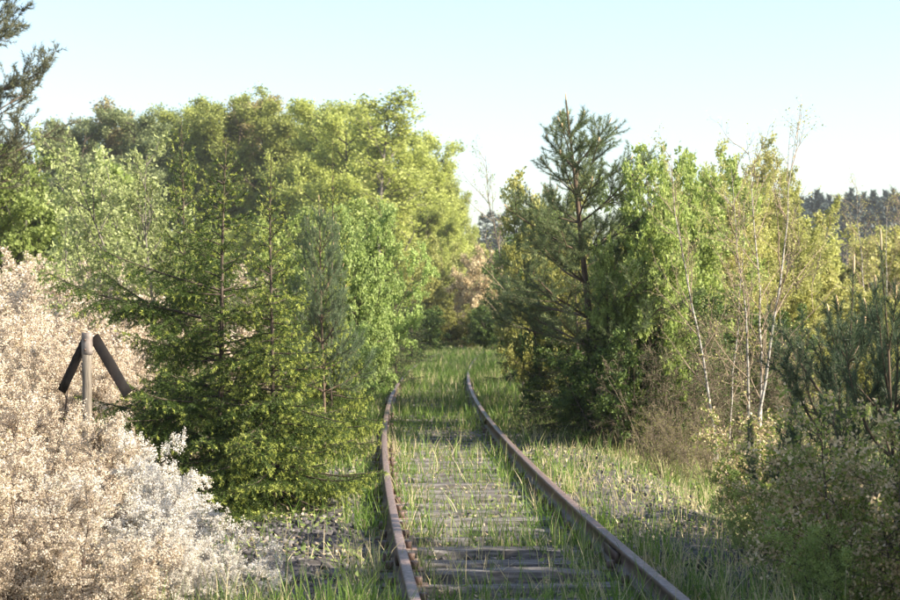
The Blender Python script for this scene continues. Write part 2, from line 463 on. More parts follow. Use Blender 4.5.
ARCH = {}
_c = Soup()
tubes(_c, np.array([[[0, 0, -0.01], [0, 0.001, 0.03], [0.001, 0, 0.075], [0, 0, 0.1]]]), np.array([[0.006, 0.009, 0.007, 0.001]]), 6)
CANDLE = _c.mesh('candle', True)
def plant(arch, name, label, cat, x, Z, top, mats, group=None, rot=None, width=1.0, X=None, tilt=None):
    """stand a plant whose stem is seen at column x, Z metres away, its tip at row top"""
    parts, H = ARCH[arch]
    X = px(x, Z) if X is None else X
    zb = float(terrain(X, Z)) - 0.02
    s = (pz(top, Z) - zb) / H
    rot = (x * 7.31 + Z * 3.7) % 6.283 if rot is None else rot
    o = thing(name, label, cat, group, (X, Z, zb), rot, (s * width, s * width, s))
    if tilt: o.rotation_euler = (tilt[0], tilt[1], rot)
    for k, me in parts.items():
        if k == 'candles':
            for p, d, l in me:
                c = part('candle', CANDLE, M['candle'], o, p)
                c.rotation_euler = Vector(d).to_track_quat('Z', 'Y').to_euler(); c.scale = (1, 1, l / 0.1)
        elif k in mats: part(k, me, M[mats[k]], o)
    return o

# ------------------------------------------------------------------ the setting: ground
rng = np.random.default_rng(5)
def ground_sheet():
    xs = np.concatenate([-np.geomspace(3000, 5, 50), np.arange(-4.9, 5.0, 0.17), np.geomspace(5, 3000, 50)])
    ys = np.concatenate([-np.geomspace(200, 1, 12), np.arange(0, 8, 1.0), np.arange(8, 30, 0.2), np.arange(30, 50, 0.5), np.geomspace(50, 4000, 90)])
    X, Y = np.meshgrid(xs, ys, indexing='ij')
    Z = terrain(X, Y) + rng.normal(size=X.shape) * 0.012
    Z += 0.02 * np.sin(X * 5.1 + 2 * np.sin(Y * 1.3)) * np.cos(Y * 2.3 + np.sin(X * 2)) * (np.abs(X - track_x(Y)) < 1.6)
    # low mounds where the plants hold the soil
    Z += 0.05 * np.sin(X * 1.7 + 0.6 * np.sin(Y * 0.8)) * np.cos(Y * 1.1) * np.clip((np.abs(X - track_x(Y)) - 2) / 2, 0, 1)
    n, m = X.shape
    idx = np.arange(n * m).reshape(n, m)
    q = np.stack([idx[:-1, :-1], idx[1:, :-1], idx[1:, 1:], idx[:-1, 1:]], -1).reshape(-1, 4)
    me = make_mesh('ground', np.stack([X, Y, Z], -1).reshape(-1, 3), [q], None, True)
    dist = np.abs(X - track_x(Y)).ravel()
    g = np.clip(1 - (dist - 1.9) / 0.7, 0, 1) * np.clip((52 - Y.ravel()) / 12, 0, 1)
    at_ = me.attributes.new('gravel', 'FLOAT', 'POINT'); at_.data.foreach_set('value', g.astype(np.float32))
    m_, nt, N, L, b = new_mat('ground_soil')
    tc = N.new('ShaderNodeTexCoord')
    n1 = N.new('ShaderNodeTexNoise'); n1.inputs['Scale'].default_value = 0.9; n1.inputs['Detail'].default_value = 8
    n2 = N.new('ShaderNodeTexNoise'); n2.inputs['Scale'].default_value = 14; n2.inputs['Detail'].default_value = 6
    v = N.new('ShaderNodeTexVoronoi'); v.inputs['Scale'].default_value = 26
    for x in (n1, n2, v): L.new(tc.outputs['Object'], x.inputs['Vector'])
    rg = ramp(N, [(0.3, (.09, .075, .045)), (0.45, (.17, .145, .08)), (0.58, (.11, .13, .04)), (0.75, (.25, .22, .12))])
    L.new(n1.outputs['Fac'], rg.inputs[0])
    rs = ramp(N, [(0.0, (.035, .03, .03)), (0.5, (.08, .072, .07)), (1.0, (.15, .135, .125))])
    L.new(v.outputs['Color'], rs.inputs[0])
    a_ = N.new('ShaderNodeAttribute'); a_.attribute_name = 'gravel'
    md = N.new('ShaderNodeMath'); md.operation = 'MULTIPLY_ADD'; md.inputs[1].default_value = 0.8; md.inputs[2].default_value = -0.4
    L.new(n2.outputs['Fac'], md.inputs[0])
    ad = N.new('ShaderNodeMath'); ad.operation = 'ADD'; ad.use_clamp = True
    L.new(a_.outputs['Fac'], ad.inputs[0]); L.new(md.outputs[0], ad.inputs[1])
    mx = N.new('ShaderNodeMix'); mx.data_type = 'RGBA'
    L.new(ad.outputs[0], mx.inputs['Factor']); L.new(rg.outputs[0], mx.inputs['A']); L.new(rs.outputs[0], mx.inputs['B'])
    L.new(mx.outputs['Result'], b.inputs['Base Color'])
    b.inputs['Roughness'].default_value = 0.95; b.inputs['Specular IOR Level'].default_value = 0.1
    bp = N.new('ShaderNodeBump'); bp.inputs['Strength'].default_value = 0.6; bp.inputs['Distance'].default_value = 0.02
    L.new(n2.outputs['Fac'], bp.inputs['Height']); L.new(bp.outputs[0], b.inputs['Normal'])
    o = part('ground', me, m_, None)
    o['kind'] = 'structure'
ground_sheet()

# ------------------------------------------------------------------ railway track
def rail_curve(off, y):
    dx = 0.0022 * (y - 39.0)
    n = np.sqrt(1 + dx * dx)
    return track_x(y) + off / n, y - off * dx / n

track = thing('railway_track', 'rusty overgrown railway track curving away between the bushes', 'railway track', None, (0, 0, 0))
m_rust, nt, N, L, b = new_mat('rusty_rail')
tc = N.new('ShaderNodeTexCoord')
n1 = N.new('ShaderNodeTexNoise'); n1.inputs['Scale'].default_value = 9; n1.inputs['Detail'].default_value = 8
n2 = N.new('ShaderNodeTexNoise'); n2.inputs['Scale'].default_value = 160; n2.inputs['Detail'].default_value = 3
L.new(tc.outputs['Object'], n1.inputs['Vector']); L.new(tc.outputs['Object'], n2.inputs['Vector'])
r1 = ramp(N, [(0.3, (.04, .023, .018)), (0.5, (.085, .05, .037)), (0.7, (.15, .10, .08))])
mxf = N.new('ShaderNodeMath'); mxf.operation = 'MULTIPLY_ADD'; mxf.inputs[1].default_value = 0.35; 
L.new(n2.outputs['Fac'], mxf.inputs[0])
sb = N.new('ShaderNodeMath'); sb.operation = 'MULTIPLY_ADD'; sb.inputs[1].default_value = 0.7; sb.inputs[2].default_value = 0.0
L.new(n1.outputs['Fac'], sb.inputs[0]); L.new(sb.outputs[0], mxf.inputs[2])
L.new(mxf.outputs[0], r1.inputs[0]); L.new(r1.outputs[0], b.inputs['Base Color'])
b.inputs['Roughness'].default_value = 0.6; b.inputs['Metallic'].default_value = 0.15
bp = N.new('ShaderNodeBump'); bp.inputs['Strength'].default_value = 0.25; bp.inputs['Distance'].default_value = 0.004
L.new(n2.outputs['Fac'], bp.inputs['Height']); L.new(bp.outputs[0], b.inputs['Normal'])
# rail head: a paler rust along the top faces
m_head, nt, N, L, b = new_mat('rail_head')
tc = N.new('ShaderNodeTexCoord')
n1 = N.new('ShaderNodeTexNoise'); n1.inputs['Scale'].default_value = 30; n1.inputs['Detail'].default_value = 8
L.new(tc.outputs['Object'], n1.inputs['Vector'])
r1 = ramp(N, [(0.3, (.085, .055, .046)), (0.5, (.165, .115, .098)), (0.72, (.27, .205, .18))])
L.new(n1.outputs['Fac'], r1.inputs[0]); L.new(r1.outputs[0], b.inputs['Base Color'])
b.inputs['Roughness'].default_value = 0.5; b.inputs['Metallic'].default_value = 0.25

prof = [(-.062, 0), (.062, 0), (.062, .010), (.020, .024), (.009, .034), (.009, .104), (.020, .112), (.035, .118), (.035, .142), (.031, .148), (.022, .151),
        (-.022, .151), (-.031, .148), (-.035, .142), (-.035, .118), (-.020, .112), (-.009, .104), (-.009, .034), (-.020, .024), (-.062, .010)]
RAIL_Z = 0.012
for side, off in ((-1, -0.752), (1, 0.752)):
    ys = np.concatenate([np.arange(3.0, 60, 0.5), np.arange(60, 112, 2.0)])
    V = []
    for u, w in prof:
        X, Y = rail_curve(off + u, ys)
        V.append(np.stack([X, Y, np.full_like(X, w + RAIL_Z)], 1))
    V = np.stack(V, 1); n, k, _ = V.shape
    idx = np.arange(n * k).reshape(n, k)
    q = np.stack([idx[:-1], np.roll(idx[:-1], -1, 1), np.roll(idx[1:], -1, 1), idx[1:]], -1)
    me = make_mesh('rail', V.reshape(-1, 3), [q.reshape(-1, 4)])
    me.materials.append(m_rust); me.materials.append(m_head)
    mi = np.zeros((n - 1, k), np.int32); mi[:, 9:12] = 1
    me.polygons.foreach_set('material_index', mi.ravel())
    part('rail', me, m_rust, track, label='left rusty steel rail' if side < 0 else 'right rusty steel rail')

M['sleeper'] = noisy('weathered_sleeper', [(0.3, (.04, .036, .033)), (0.5, (.115, .105, .098)), (0.72, (.26, .245, .23))], 5, 0.9, 1.0, (1.2, 7, 7), 10)
def box_mesh(name, sx, sy, sz, seed, cuts=8, jit=0.006, bev=0.07):
    r = np.random.default_rng(seed)
    # cross-section with bevelled edges, lofted along x
    c = [(-1, -1), (1, -1), (1, 1 - 2 * bev), (1 - bev, 1), (bev - 1, 1), (-1, 1 - 2 * bev)]
    xs = np.linspace(-sx / 2, sx / 2, cuts)
    V = np.array([[[x, yy * sy / 2, zz * sz / 2] for yy, zz in c] for x in xs])
    V[..., 1:] += r.normal(size=V[..., 1:].shape) * jit
    V[0, :, 0] += r.normal(size=6) * jit; V[-1, :, 0] += r.normal(size=6) * jit
    idx = np.arange(cuts * 6).reshape(cuts, 6)
    q = np.stack([idx[:-1], np.roll(idx[:-1], -1, 1), np.roll(idx[1:], -1, 1), idx[1:]], -1).reshape(-1, 4)
    return make_mesh(name, V.reshape(-1, 3), [q, idx[0][::-1][None], idx[-1][None]])
sl = [box_mesh('sleeper', 2.5, 0.25, 0.16, s) for s in range(4)]
pl = box_mesh('tie_plate', 0.30, 0.17, 0.016, 9, 2, 0.001)
bolt = box_mesh('rail_clip', 0.05, 0.07, 0.055, 10, 2, 0.002)
y = 6.2; i = 0
while y < 46:
    dx = 0.0022 * (y - 39.0)
    s_ = part('sleeper', sl[i % 4], M['sleeper'], track, (float(track_x(y)), y, -0.088 + rng.normal() * 0.008), (rng.normal() * 0.006, rng.normal() * 0.004, -math.atan(dx) + rng.normal() * 0.012))
    for off in (-0.752, 0.752):
        part('tie_plate', pl, m_rust, s_, (off, 0, 0.084))
        for u in (-0.085, 0.085):
            part('rail_clip', bolt, m_rust, s_, (off + u, 0, 0.115))
    y += 0.63 + rng.normal() * 0.012; i += 1

fish = box_mesh('fishplate', 0.62, 0.022, 0.075, 12, 2, 0.001)
for yy in (12.9, 27.9):
    for off in (-0.752, 0.752):
        for u in (-0.027, 0.027):
            x_, y_ = rail_curve(off + u, np.array([yy]))
            part('fishplate', fish, m_rust, track, (float(x_[0]), float(y_[0]), 0.078), (0, 0, math.pi / 2 - math.atan(0.0022 * (yy - 39.0))))

# ------------------------------------------------------------------ ballast stones (uncountable)
def stones(n):
    Y = 7.5 + 30 * rng.random(n) ** 1.6
    d = rng.uniform(-3.0, 3.0, n)
    X = track_x(Y) + d
    w = np.where(d < -1.0, 1.0, np.where(d < 1.0, 0.55, 0.40)) * np.where(d > 1.9, 0.3, 1)
    keep = (rng.random(n) < w) & (np.abs(np.abs(d) - 0.752) > 0.075)
    X, Y, d = X[keep], Y[keep], d[keep]
    n = len(X)
    s = rng.uniform(0.007, 0.020, n) * (1 + Y / 60)
    Z = terrain(X, Y) + s * rng.uniform(-0.5, 0.45, n)
    c = np.array([[x_, y_, z_] for x_ in (-1, 1) for y_ in (-1, 1) for z_ in (-1, 1)], float)
    V = c[None] * (1 + rng.normal(size=(n, 8, 3)) * 0.33) * np.array([1, 1, .7])
    q = rng.uniform(0, 6.28, n); t = rng.uniform(-.8, .8, n)
    ca, sa = np.cos(q)[:, None], np.sin(q)[:, None]
    x0, y0, z0 = V[..., 0], V[..., 1], V[..., 2]
    x1 = x0 * ca - y0 * sa; y1 = x0 * sa + y0 * ca
    ct, st = np.cos(t)[:, None], np.sin(t)[:, None]
    x2 = x1 * ct - z0 * st; z2 = x1 * st + z0 * ct
    V = np.stack([x2, y1, z2], -1) * s[:, None, None] + np.stack([X, Y, Z], -1)[:, None]
    fq = np.array([[0, 1, 3, 2], [4, 6, 7, 5], [0, 4, 5, 1], [2, 3, 7, 6], [0, 2, 6, 4], [1, 5, 7, 3]])
    Fq = (np.arange(n)[:, None, None] * 8 + fq[None]).reshape(-1, 4)
    me = make_mesh('ballast_gravel', V.reshape(-1, 3), [Fq], [np.repeat(rng.random(n), 6)])
    m, nt, N, L, b = new_mat('ballast_stone')
    a_ = N.new('ShaderNodeAttribute'); a_.attribute_name = 'tint'
    r = ramp(N, [(0.0, (.022, .020, .021)), (0.55, (.058, .053, .056)), (0.9, (.10, .09, .088)), (1.0, (.22, .20, .185))])
    L.new(a_.outputs['Fac'], r.inputs[0]); L.new(r.outputs[0], b.inputs['Base Color'])
    b.inputs['Roughness'].default_value = 0.85
    o = part('ballast_gravel', me, m, None)
    o['kind'] = 'stuff'; o['label'] = 'grey crushed ballast stones along and between the rails'; o['category'] = 'gravel'
stones(29000)

# ------------------------------------------------------------------ grass
def blades(name, label, X, Y, h, w, tint, mat, lean=0.45, zoff=0.0):
    n = len(X)
    Z = terrain(X, Y) + zoff
    az = rng.uniform(0, 6.283, n); ln = np.abs(rng.normal(size=n)) * lean
    D = np.stack([np.cos(az) * ln, np.sin(az) * ln, np.ones(n)], 1); D = norm(D)
    B = np.stack([np.cos(az), np.sin(az), -0.3 * np.ones(n)], 1)
    fa = rng.uniform(0, 6.283, n)
    W = np.stack([np.cos(fa), np.sin(fa), np.zeros(n)], 1) * (w * 0.5)[:, None]
    p0 = np.stack([X, Y, Z - 0.01], 1)
    p1 = p0 + D * (h * 0.55)[:, None]
    p2 = p1 + norm(D + B * 0.35 * rng.random((n, 1))) * (h * 0.45)[:, None]
    V = np.stack([p0 - W, p0 + W, p1 + W * 0.75, p1 - W * 0.75, p2], 1)
    k = np.arange(n)[:, None] * 5
    me = make_mesh(name, V.reshape(-1, 3), [k + np.array([[0, 1, 2, 3]]), k + np.array([[3, 2, 4]])], [tint, tint])
    o = part(name, me, mat, None)
    o['kind'] = 'stuff'; o['label'] = label; o['category'] = 'grass'
    return o

def patch(X, Y, f, seed):
    r = np.random.default_rng(seed)
    v = 0
    for k in range(7):
        a_ = r.uniform(0, 6.28); q = f * r.uniform(0.5, 2.0)
        v = v + np.sin((X * math.cos(a_) + Y * math.sin(a_)) * q + r.uniform(0, 6.28))
    return v / 7 * 1.6

def track_grass(n):
    Y = 8.5 + 60 * rng.random(n) ** 1.9
    d = rng.uniform(-3.0, 4.2, n)
    X = track_x(Y) + d
    ad = np.abs(d)
    near_rail = np.exp(-((ad - 0.62) / 0.16) ** 2) + np.exp(-((ad - 0.95) / 0.16) ** 2)
    pt = patch(X, Y, 3.2, 11)
    dens = np.where(ad < 0.7, 0.07, 0.16) + 0.55 * near_rail * np.clip(0.6 + pt, 0.15, 1) + 0.6 * np.clip(pt - 0.1, 0, 1) + 0.5 * np.clip((12.2 - Y) / 1.6, 0, 1) + 0.4 * np.clip((Y - 24) / 6, 0, 1)
    dens = np.where(ad > 2.0, np.where(d > 0, 0.18, 0.4) + 0.5 * np.clip(pt, -0.6, 1), dens)
    dens = dens * np.where((ad > 1.1) & (ad < 2.2) & (Y < 19), 0.55, 1)
    dens = dens * np.where((d < -1.15) & (d > -2.7) & (Y < 17.5) & (Y > 10.8), 0.3, 1)
    keep = (rng.random(n) < dens) & (np.abs(ad - 0.752) > 0.05)
    X, Y, d, pt = X[keep], Y[keep], d[keep], pt[keep]
    n = len(X)
    cl = rng.random(n) < 0.6      # most blades stand in tufts
    cx, cy = np.round(X / 0.19), np.round(Y / 0.19)
    hx = np.modf(np.sin(cx * 127.1 + cy * 311.7) * 43758.5)[0]; hy = np.modf(np.sin(cx * 269.5 + cy * 183.3) * 43758.5)[0]
    X = np.where(cl, cx * 0.19 + hx * 0.09 + rng.normal(size=n) * 0.02, X); Y = np.where(cl, cy * 0.19 + hy * 0.09 + rng.normal(size=n) * 0.02, Y)
    ok = np.abs(np.abs(X - track_x(Y)) - 0.752) > 0.045
    X, Y, d, pt, cl, hx = X[ok], Y[ok], d[ok], pt[ok], cl[ok], hx[ok]; n = len(X)
    h = rng.gamma(4, 0.034, n) * (1 + 0.35 * pt + np.where(cl, 0.5 * hx, 0)) + 0.04 + 0.32 * np.clip((Y - 40) / 5, 0, 1) * rng.random(n)
    h = np.clip(h, 0.05, 0.42)
    dry = patch(X, Y, 1.6, 12) + 0.5 * (d > 1.2) * (Y < 27) - 0.3 * (Y > 27)
    tint = np.where(rng.random(n) < 0.27 + 0.4 * np.clip(dry, -0.5, 1), rng.uniform(0.76, 1, n), rng.uniform(0, 0.72, n))
    blades('grass', 'grass growing through the ballast along the rails', X, Y, h, 0.0045 + 0.00022 * Y, tint, M['grass'])
track_grass(260000)

def thatch(n):
    Y = 8.5 + 45 * rng.random(n) ** 1.6
    d = rng.uniform(-2.9, 4.5, n)
    X = track_x(Y) + d
    dens = np.where(d > 1.0, 1.0, np.where(d > -0.8, 0.1, 0.35)) * np.clip(0.55 + 0.6 * patch(X, Y, 2.2, 31), 0.05, 1)
    k = (rng.random(n) < dens) & (np.abs(np.abs(d) - 0.752) > 0.05)
    X, Y, d = X[k], Y[k], d[k]; n = len(X)
    tint = np.where(rng.random(n) < np.where(d > 1, 0.8, 0.55), rng.uniform(0.76, 1, n), rng.uniform(0, 0.7, n))
    blades('dry_thatch', 'matted short dry grass on the track shoulder and verge', X, Y, rng.uniform(0.04, 0.14, n), 0.006 + 0.0003 * Y, tint, M['grass'], 2.2)
thatch(80000)

def verge_grass(n):
    Y = 9 + 85 * rng.random(n) ** 1.5
    X = np.where(rng.random(n) < 0.5, track_x(Y) + rng.uniform(3.6, 9, n), track_x(Y) - rng.uniform(2.6, 11, n))
    far = Y > 45
    X = np.where(far & (rng.random(n) < 0.6), track_x(Y) + rng.uniform(-3, 4, n), X)
    h = np.clip(rng.gamma(4, 0.05, n) + 0.05, 0.05, 0.6)
    tint = np.where(rng.random(n) < 0.35, rng.uniform(0.76, 1, n), rng.uniform(0, 0.72, n))
    blades('verge_grass', 'longer grass under the bushes beside the track', X, Y, h, 0.006 + 0.0004 * Y, tint, M['grass'])
verge_grass(36000)

def ground_leaves(name, label, cat, n, y1, size, mat, dense):
    Y = 8.5 + y1 * rng.random(n) ** 1.5
    d = rng.uniform(-3.2, 4.6, n)
    X = track_x(Y) + d
    k = (rng.random(n) < np.clip(0.4 + patch(X, Y, 2.6, dense), 0.03, 1)) & (np.abs(np.abs(d) - 0.752) > 0.07)
    X, Y = X[k], Y[k]; n = len(X)
    P = np.stack([X, Y, terrain(X, Y) + rng.uniform(0.01, 0.07, n)], 1)
    D = rng.normal(size=(n, 3)) * np.array([1, 1, 0.45]) + UP * 0.25
    sp = Soup(); leaves(sp, P, D, size * rng.uniform(0.6, 1.4, n), rng, 0.3, 0.15, None, 0.6)
    o = part(name, sp.mesh(name), mat, None)
    o['kind'] = 'stuff'; o['label'] = label; o['category'] = cat
ground_leaves('low_weeds', 'small broad-leaved weeds between the sleepers and on the verge', 'weeds', 22000, 30, 0.045, M['green'], 41)
ground_leaves('leaf_litter', 'dead brown leaves scattered over the ballast and verge', 'litter', 16000, 28, 0.035, M['straw'], 42)

def meadow(n):
    Y = 38 + 70 * rng.random(n)
    X = px(rng.uniform(-60, 330, n), Y)
    h = np.clip(rng.gamma(4, 0.08, n) + 0.1, 0.1, 0.8)
    tint = np.where(rng.random(n) < 0.6, rng.uniform(0.74, 1, n), rng.uniform(0.3, 0.72, n))
    blades('meadow_grass', 'pale dry meadow grass beyond the blossoming thicket', X, Y, h, np.full(n, 0.06), tint, M['grass'])
meadow(20000)

# ------------------------------------------------------------------ archetypes
ARCH['spruce_a'] = spruce(21, 3.3, 1.3, 0.55, per_m=250, nl=0.027, nw=0.0066, bottom=0.04, whorl=0.115, power=1.15, fresh=0.32, extra=((1.72, math.pi - 0.4, 1.7, 17), (1.58, math.pi - 0.6, 1.4, 14), (2.0, math.pi - 0.3, 1.2, 20)))
ARCH['spruce_b'] = spruce(22, 3.0, 1.05, 0.5, per_m=250, nl=0.027, nw=0.0066, bottom=0.04, whorl=0.11, fresh=0.7, power=1.3)
ARCH['spruce_far'] = spruce(23, 3.0, 0.85, 0.4, per_m=120, nl=0.035, nw=0.009, sec=0.07)
ARCH['conifer_far'] = spruce(24, 3.0, 0.75, 0.35, per_m=45, nl=0.11, nw=0.05, sec=0.12, whorl=0.2, nb=6)
ARCH['pine_a'] = pine(31, 4.4, 1.45, 0.40, 6, n2=9, tuft=0.40, per_m=480)
ARCH['pine_small'] = pine(32, 1.7, 0.80, 0.27, 5, per_m=620, nl=0.055, nw=0.0036, tuft=0.36, bottom=0.10, power=0.42, rise=0.30, n2=6, el0=18)
ARCH['pine_big'] = pine(33, 12.0, 2.6, 0.8, 5, per_m=95, nl=0.12, nw=0.016, tuft=0.45, bottom=0.35, n2=8, candles=False, trunk=0.012)
ARCH['bush'] = broadleaf(41, 3.0, 5, 24, 0.028, 0.12, 13, 7, 6, 0.42, leaf=0.058, per_m=90)
ARCH['bush2'] = broadleaf(42, 3.0, 6, 30, 0.024, 0.10, 13, 7, 5, 0.40, leaf=0.055, per_m=90)
ARCH['bush_round'] = broadleaf(43, 2.2, 7, 42, 0.02, 0.06, 12, 7, 5, 0.42, leaf=0.055, per_m=110, trop=0.02)
ARCH['sapling'] = broadleaf(44, 4.0, 3, 14, 0.028, 0.18, 16, 5, 4, 0.26, ang1=(25, 45), trop=0.12, leaf=0.055, per_m=60)
ARCH['willow'] = broadleaf(45, 4.0, 5, 16, 0.03, 0.15, 15, 6, 5, 0.30, ang1=(22, 42), trop=0.1, leaf=0.05, per_m=110, aspect=0.28)
ARCH['birch'] = broadleaf(46, 5.0, 1, 5, 0.026, tw_=0.75, clear=0.25, n1=22, n2=5, n3=4, l1=0.26, ang1=(25, 45), trop=0.08, leaf=0.03, per_m=16)
ARCH['birch_multi'] = broadleaf(47, 5.0, 3, 18, 0.029, 0.2, 15, 5, 4, 0.34, tw_=0.75, ang1=(25, 48), trop=0.08, leaf=0.03, per_m=14)
ARCH['thicket'] = broadleaf(48, 2.2, 10, 40, 0.014, 0.08, 9, 6, 5, 0.42, trop=0.04, wig=0.16, leaf=0.026, per_m=15, wood_min=0.0024)
ARCH['thorn_a'] = broadleaf(51, 1.7, 8, 45, 0.020, 0.06, 12, 7, 6, 0.46, trop=0.03, wig=0.18, leaf=0.0155, per_m=265, wood_min=0.0012, aspect=0.45, spread=0.012, leaf_part='blossom', up_bias=0.0, tmin=0.0)
ARCH['thorn_b'] = broadleaf(52, 1.7, 9, 50, 0.018, 0.05, 12, 7, 6, 0.46, trop=0.03, wig=0.18, leaf=0.0155, per_m=265, wood_min=0.0012, aspect=0.45, spread=0.012, leaf_part='blossom', up_bias=0.0, tmin=0.0)
ARCH['thorn_far'] = broadleaf(53, 2.2, 9, 50, 0.02, 0.05, 12, 6, 5, 0.46, trop=0.03, wig=0.18, leaf=0.028, per_m=150, wood_min=0.002, aspect=0.45, spread=0.02, leaf_part='blossom', up_bias=0.0, tmin=0.0)
ARCH['dry_bush'] = broadleaf(54, 1.6, 8, 45, 0.016, 0.05, 11, 6, 5, 0.46, trop=0.03, wig=0.18, leaf=0.034, per_m=75, aspect=0.36, spread=0.012, tint_pow=0.62)
ARCH['tree_a'] = broadleaf(61, 16, 1, 4, 0.24, 0.22, 24, 8, 6, 0.36, ang1=(40, 70), trop=0.07, leaf=0.22, per_m=40, spread=0.2, tw_=0.15, wood_min=0.012)
ARCH['tree_b'] = broadleaf(62, 16, 2, 10, 0.20, 0.18, 18, 8, 6, 0.36, ang1=(35, 65), trop=0.08, leaf=0.21, per_m=40, spread=0.2, tw_=0.15, wood_min=0.012)
ARCH['tree_thin'] = broadleaf(63, 16, 1, 4, 0.16, 0.2, 26, 7, 5, 0.24, ang1=(28, 48), trop=0.1, leaf=0.18, per_m=30, spread=0.16, tw_=0.15, wood_min=0.012)
ARCH['shrub_far'] = broadleaf(64, 5, 6, 28, 0.05, 0.06, 13, 6, 6, 0.40, trop=0.05, leaf=0.13, per_m=40, spread=0.06, wood_min=0.004)

WOOD = {'trunk': 'bark', 'branches': 'bark'}
def mats(leaf, wood='bark', tw=None, key='leaves'):
    return {'trunk': wood, 'branches': tw or wood, key: leaf}
SPR = {'trunk': 'bark', 'branches': 'bark', 'needles': 'spruce'}
SPRD = {'trunk': 'bark', 'branches': 'bark', 'needles': 'spruce_shaded'}
PIN = {'trunk': 'bark_pine', 'branches': 'bark_pine', 'needles': 'pine', 'candles': 'candle'}

# ------------------------------------------------------------------ signpost in the blossom
def signpost():
    Z = 15.4; X = px(87, Z); zt = pz(334, Z)
    zb = float(terrain(X, Z)) - 0.3
    wood = noisy('post_wood', [(0.3, (.09, .076, .062)), (0.6, (.19, .165, .135)), (0.8, (.28, .25, .21))], 10, 0.9, 0.6, (6, 6, .6), 8)
    cap = noisy('post_band', [(0.3, (.12, .10, .09)), (0.7, (.27, .235, .215))], 16, 0.8, 0.4)
    tar = noisy('dark_board', [(0.35, (.007, .006, .006)), (0.62, (.016, .012, .010)), (0.8, (.10, .055, .04))], 9, 0.7, 0.4, (1, 1, 1), 8)
    t = thing('marker_post', 'wooden marker post with two dark slanting boards standing in white blossom', 'post', None, (X, Z, zb), math.radians(-23))
    H = zt - zb
    def blk(sx, sy, sz, seed):
        me = box_mesh('block', sz, sy, sx, seed, 6, 0.0012, 0.03)
        me.transform(__import__('mathutils').Matrix.Rotation(math.radians(-90), 4, 'Y'))
        return me
    part('post', blk(0.066, 0.046, H, 1), wood, t, (0, 0, H / 2))
    part('cap', blk(0.073, 0.054, 0.185, 2), cap, t, (0, 0, H - 0.0925 + 0.012))
    stud = bpy.data.meshes.new('bolt')
    sp = Soup(); tubes(sp, np.array([[[0, 0.02, 0], [0, -0.012, 0], [0, -0.0125, 0]]]), np.array([[0.009, 0.009, 0.0005]]), 7)
    stud = sp.mesh('bolt')
    for zz in (0.05, 0.13): part('bolt', stud, m_rust, t, (0.004, -0.029, H - zz))
    for s in (-1, 1):
        ang = math.radians(35 if s > 0 else 29)
        Lb = 0.58 if s > 0 else 0.53
        bd = blk(0.092 if s > 0 else 0.076, 0.018, Lb, 3 + s)
        # both boards hang from the top of the post and slant outwards
        ox, oz = s * math.sin(ang) * (Lb / 2 - 0.01), -math.cos(ang) * (Lb / 2 - 0.01)
        part('board', bd, tar, t, (s * 0.03 + ox, 0.041 + 0.025 * (s > 0), H - 0.03 + oz), (0, -s * ang, 0))
signpost()

# ------------------------------------------------------------------ left: spruces and their neighbours
G = 'young conifers left of the track'
plant('spruce_a', 'spruce_tree', 'large young spruce with spreading boughs beside the marker post', 'tree', 218, 16.6, 136, SPR, G, 0.4, 0.92)
plant('spruce_a', 'spruce_tree', 'spruce with the tallest bare leader shoot behind the large spruce', 'tree', 188, 17.9, 112, SPR, G, 2.5, 0.5)
plant('spruce_b', 'spruce_tree', 'bright-tipped spruce whose low boughs reach towards the left rail', 'tree', 274, 16.2, 152, SPR, G, 1.0, 0.76)
plant('spruce_b', 'spruce_tree', 'slender spruce with a thin leader behind the bright-tipped spruce', 'tree', 331, 21.0, 146, SPR, G, 3.6, 0.45)
plant('pine_a', 'pine_tree', 'blue-green young pine between the spruces and the mint green bush', 'tree', 325, 20.6, 200, dict(PIN, needles='pine_blue'), G, 1.9, 0.55)
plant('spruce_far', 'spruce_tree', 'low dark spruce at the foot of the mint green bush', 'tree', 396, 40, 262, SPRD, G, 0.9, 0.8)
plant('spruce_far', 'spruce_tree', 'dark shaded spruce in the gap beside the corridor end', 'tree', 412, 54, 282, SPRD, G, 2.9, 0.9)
GB = 'green bushes left of the track'
plant('bush', 'broadleaf_bush', 'mint green leafy bush right behind the spruces', 'bush', 350, 28.5, 196, mats('green_mint'), GB, 0.3, 0.62)
plant('bush2', 'broadleaf_bush', 'rounded mint green bush nearest the left rail bend', 'bush', 362, 32, 236, mats('green_mint'), GB, 1.3, 0.62)
plant('bush', 'broadleaf_bush', 'small dark green bush at the shaded left edge of the track', 'bush', 342, 25.5, 318, mats('green_mint'), GB, 2.3, 0.9)
plant('bush2', 'broadleaf_bush', 'fresh green bush showing above the blue-green pine', 'bush', 325, 33, 196, mats('green'), GB, 2.9, 0.9)
GS = 'grey-green saplings behind the blossom'
plant('sapling', 'whitebeam_sapling', 'pale grey-green sapling standing alone at the edge of the wood', 'sapling', 97, 30, 132, mats('grey_green', 'bark_grey'), GS, 0.2, 1.0)
plant('sapling', 'whitebeam_sapling', 'pale grey-green sapling showing above the large spruce', 'sapling', 170, 27, 122, mats('grey_green', 'bark_grey'), GS, 1.7, 1.0)
plant('sapling', 'whitebeam_sapling', 'shorter pale sapling between the two tall grey-green ones', 'sapling', 132, 29, 172, mats('grey_green', 'bark_grey'), GS, 3.1, 1.0)
GL = 'bushes at the far left edge'
plant('bush_round', 'broadleaf_bush', 'bright green bush under the overhanging pine', 'bush', 22, 44, 150, mats('green', 'bark_grey'), GL, 0.4, 0.95)
plant('bush_round', 'broadleaf_bush', 'dull green bush beside the bright one under the pine', 'bush', 62, 47, 178, mats('grey_green', 'bark_grey'), GL, 2.2, 0.8)
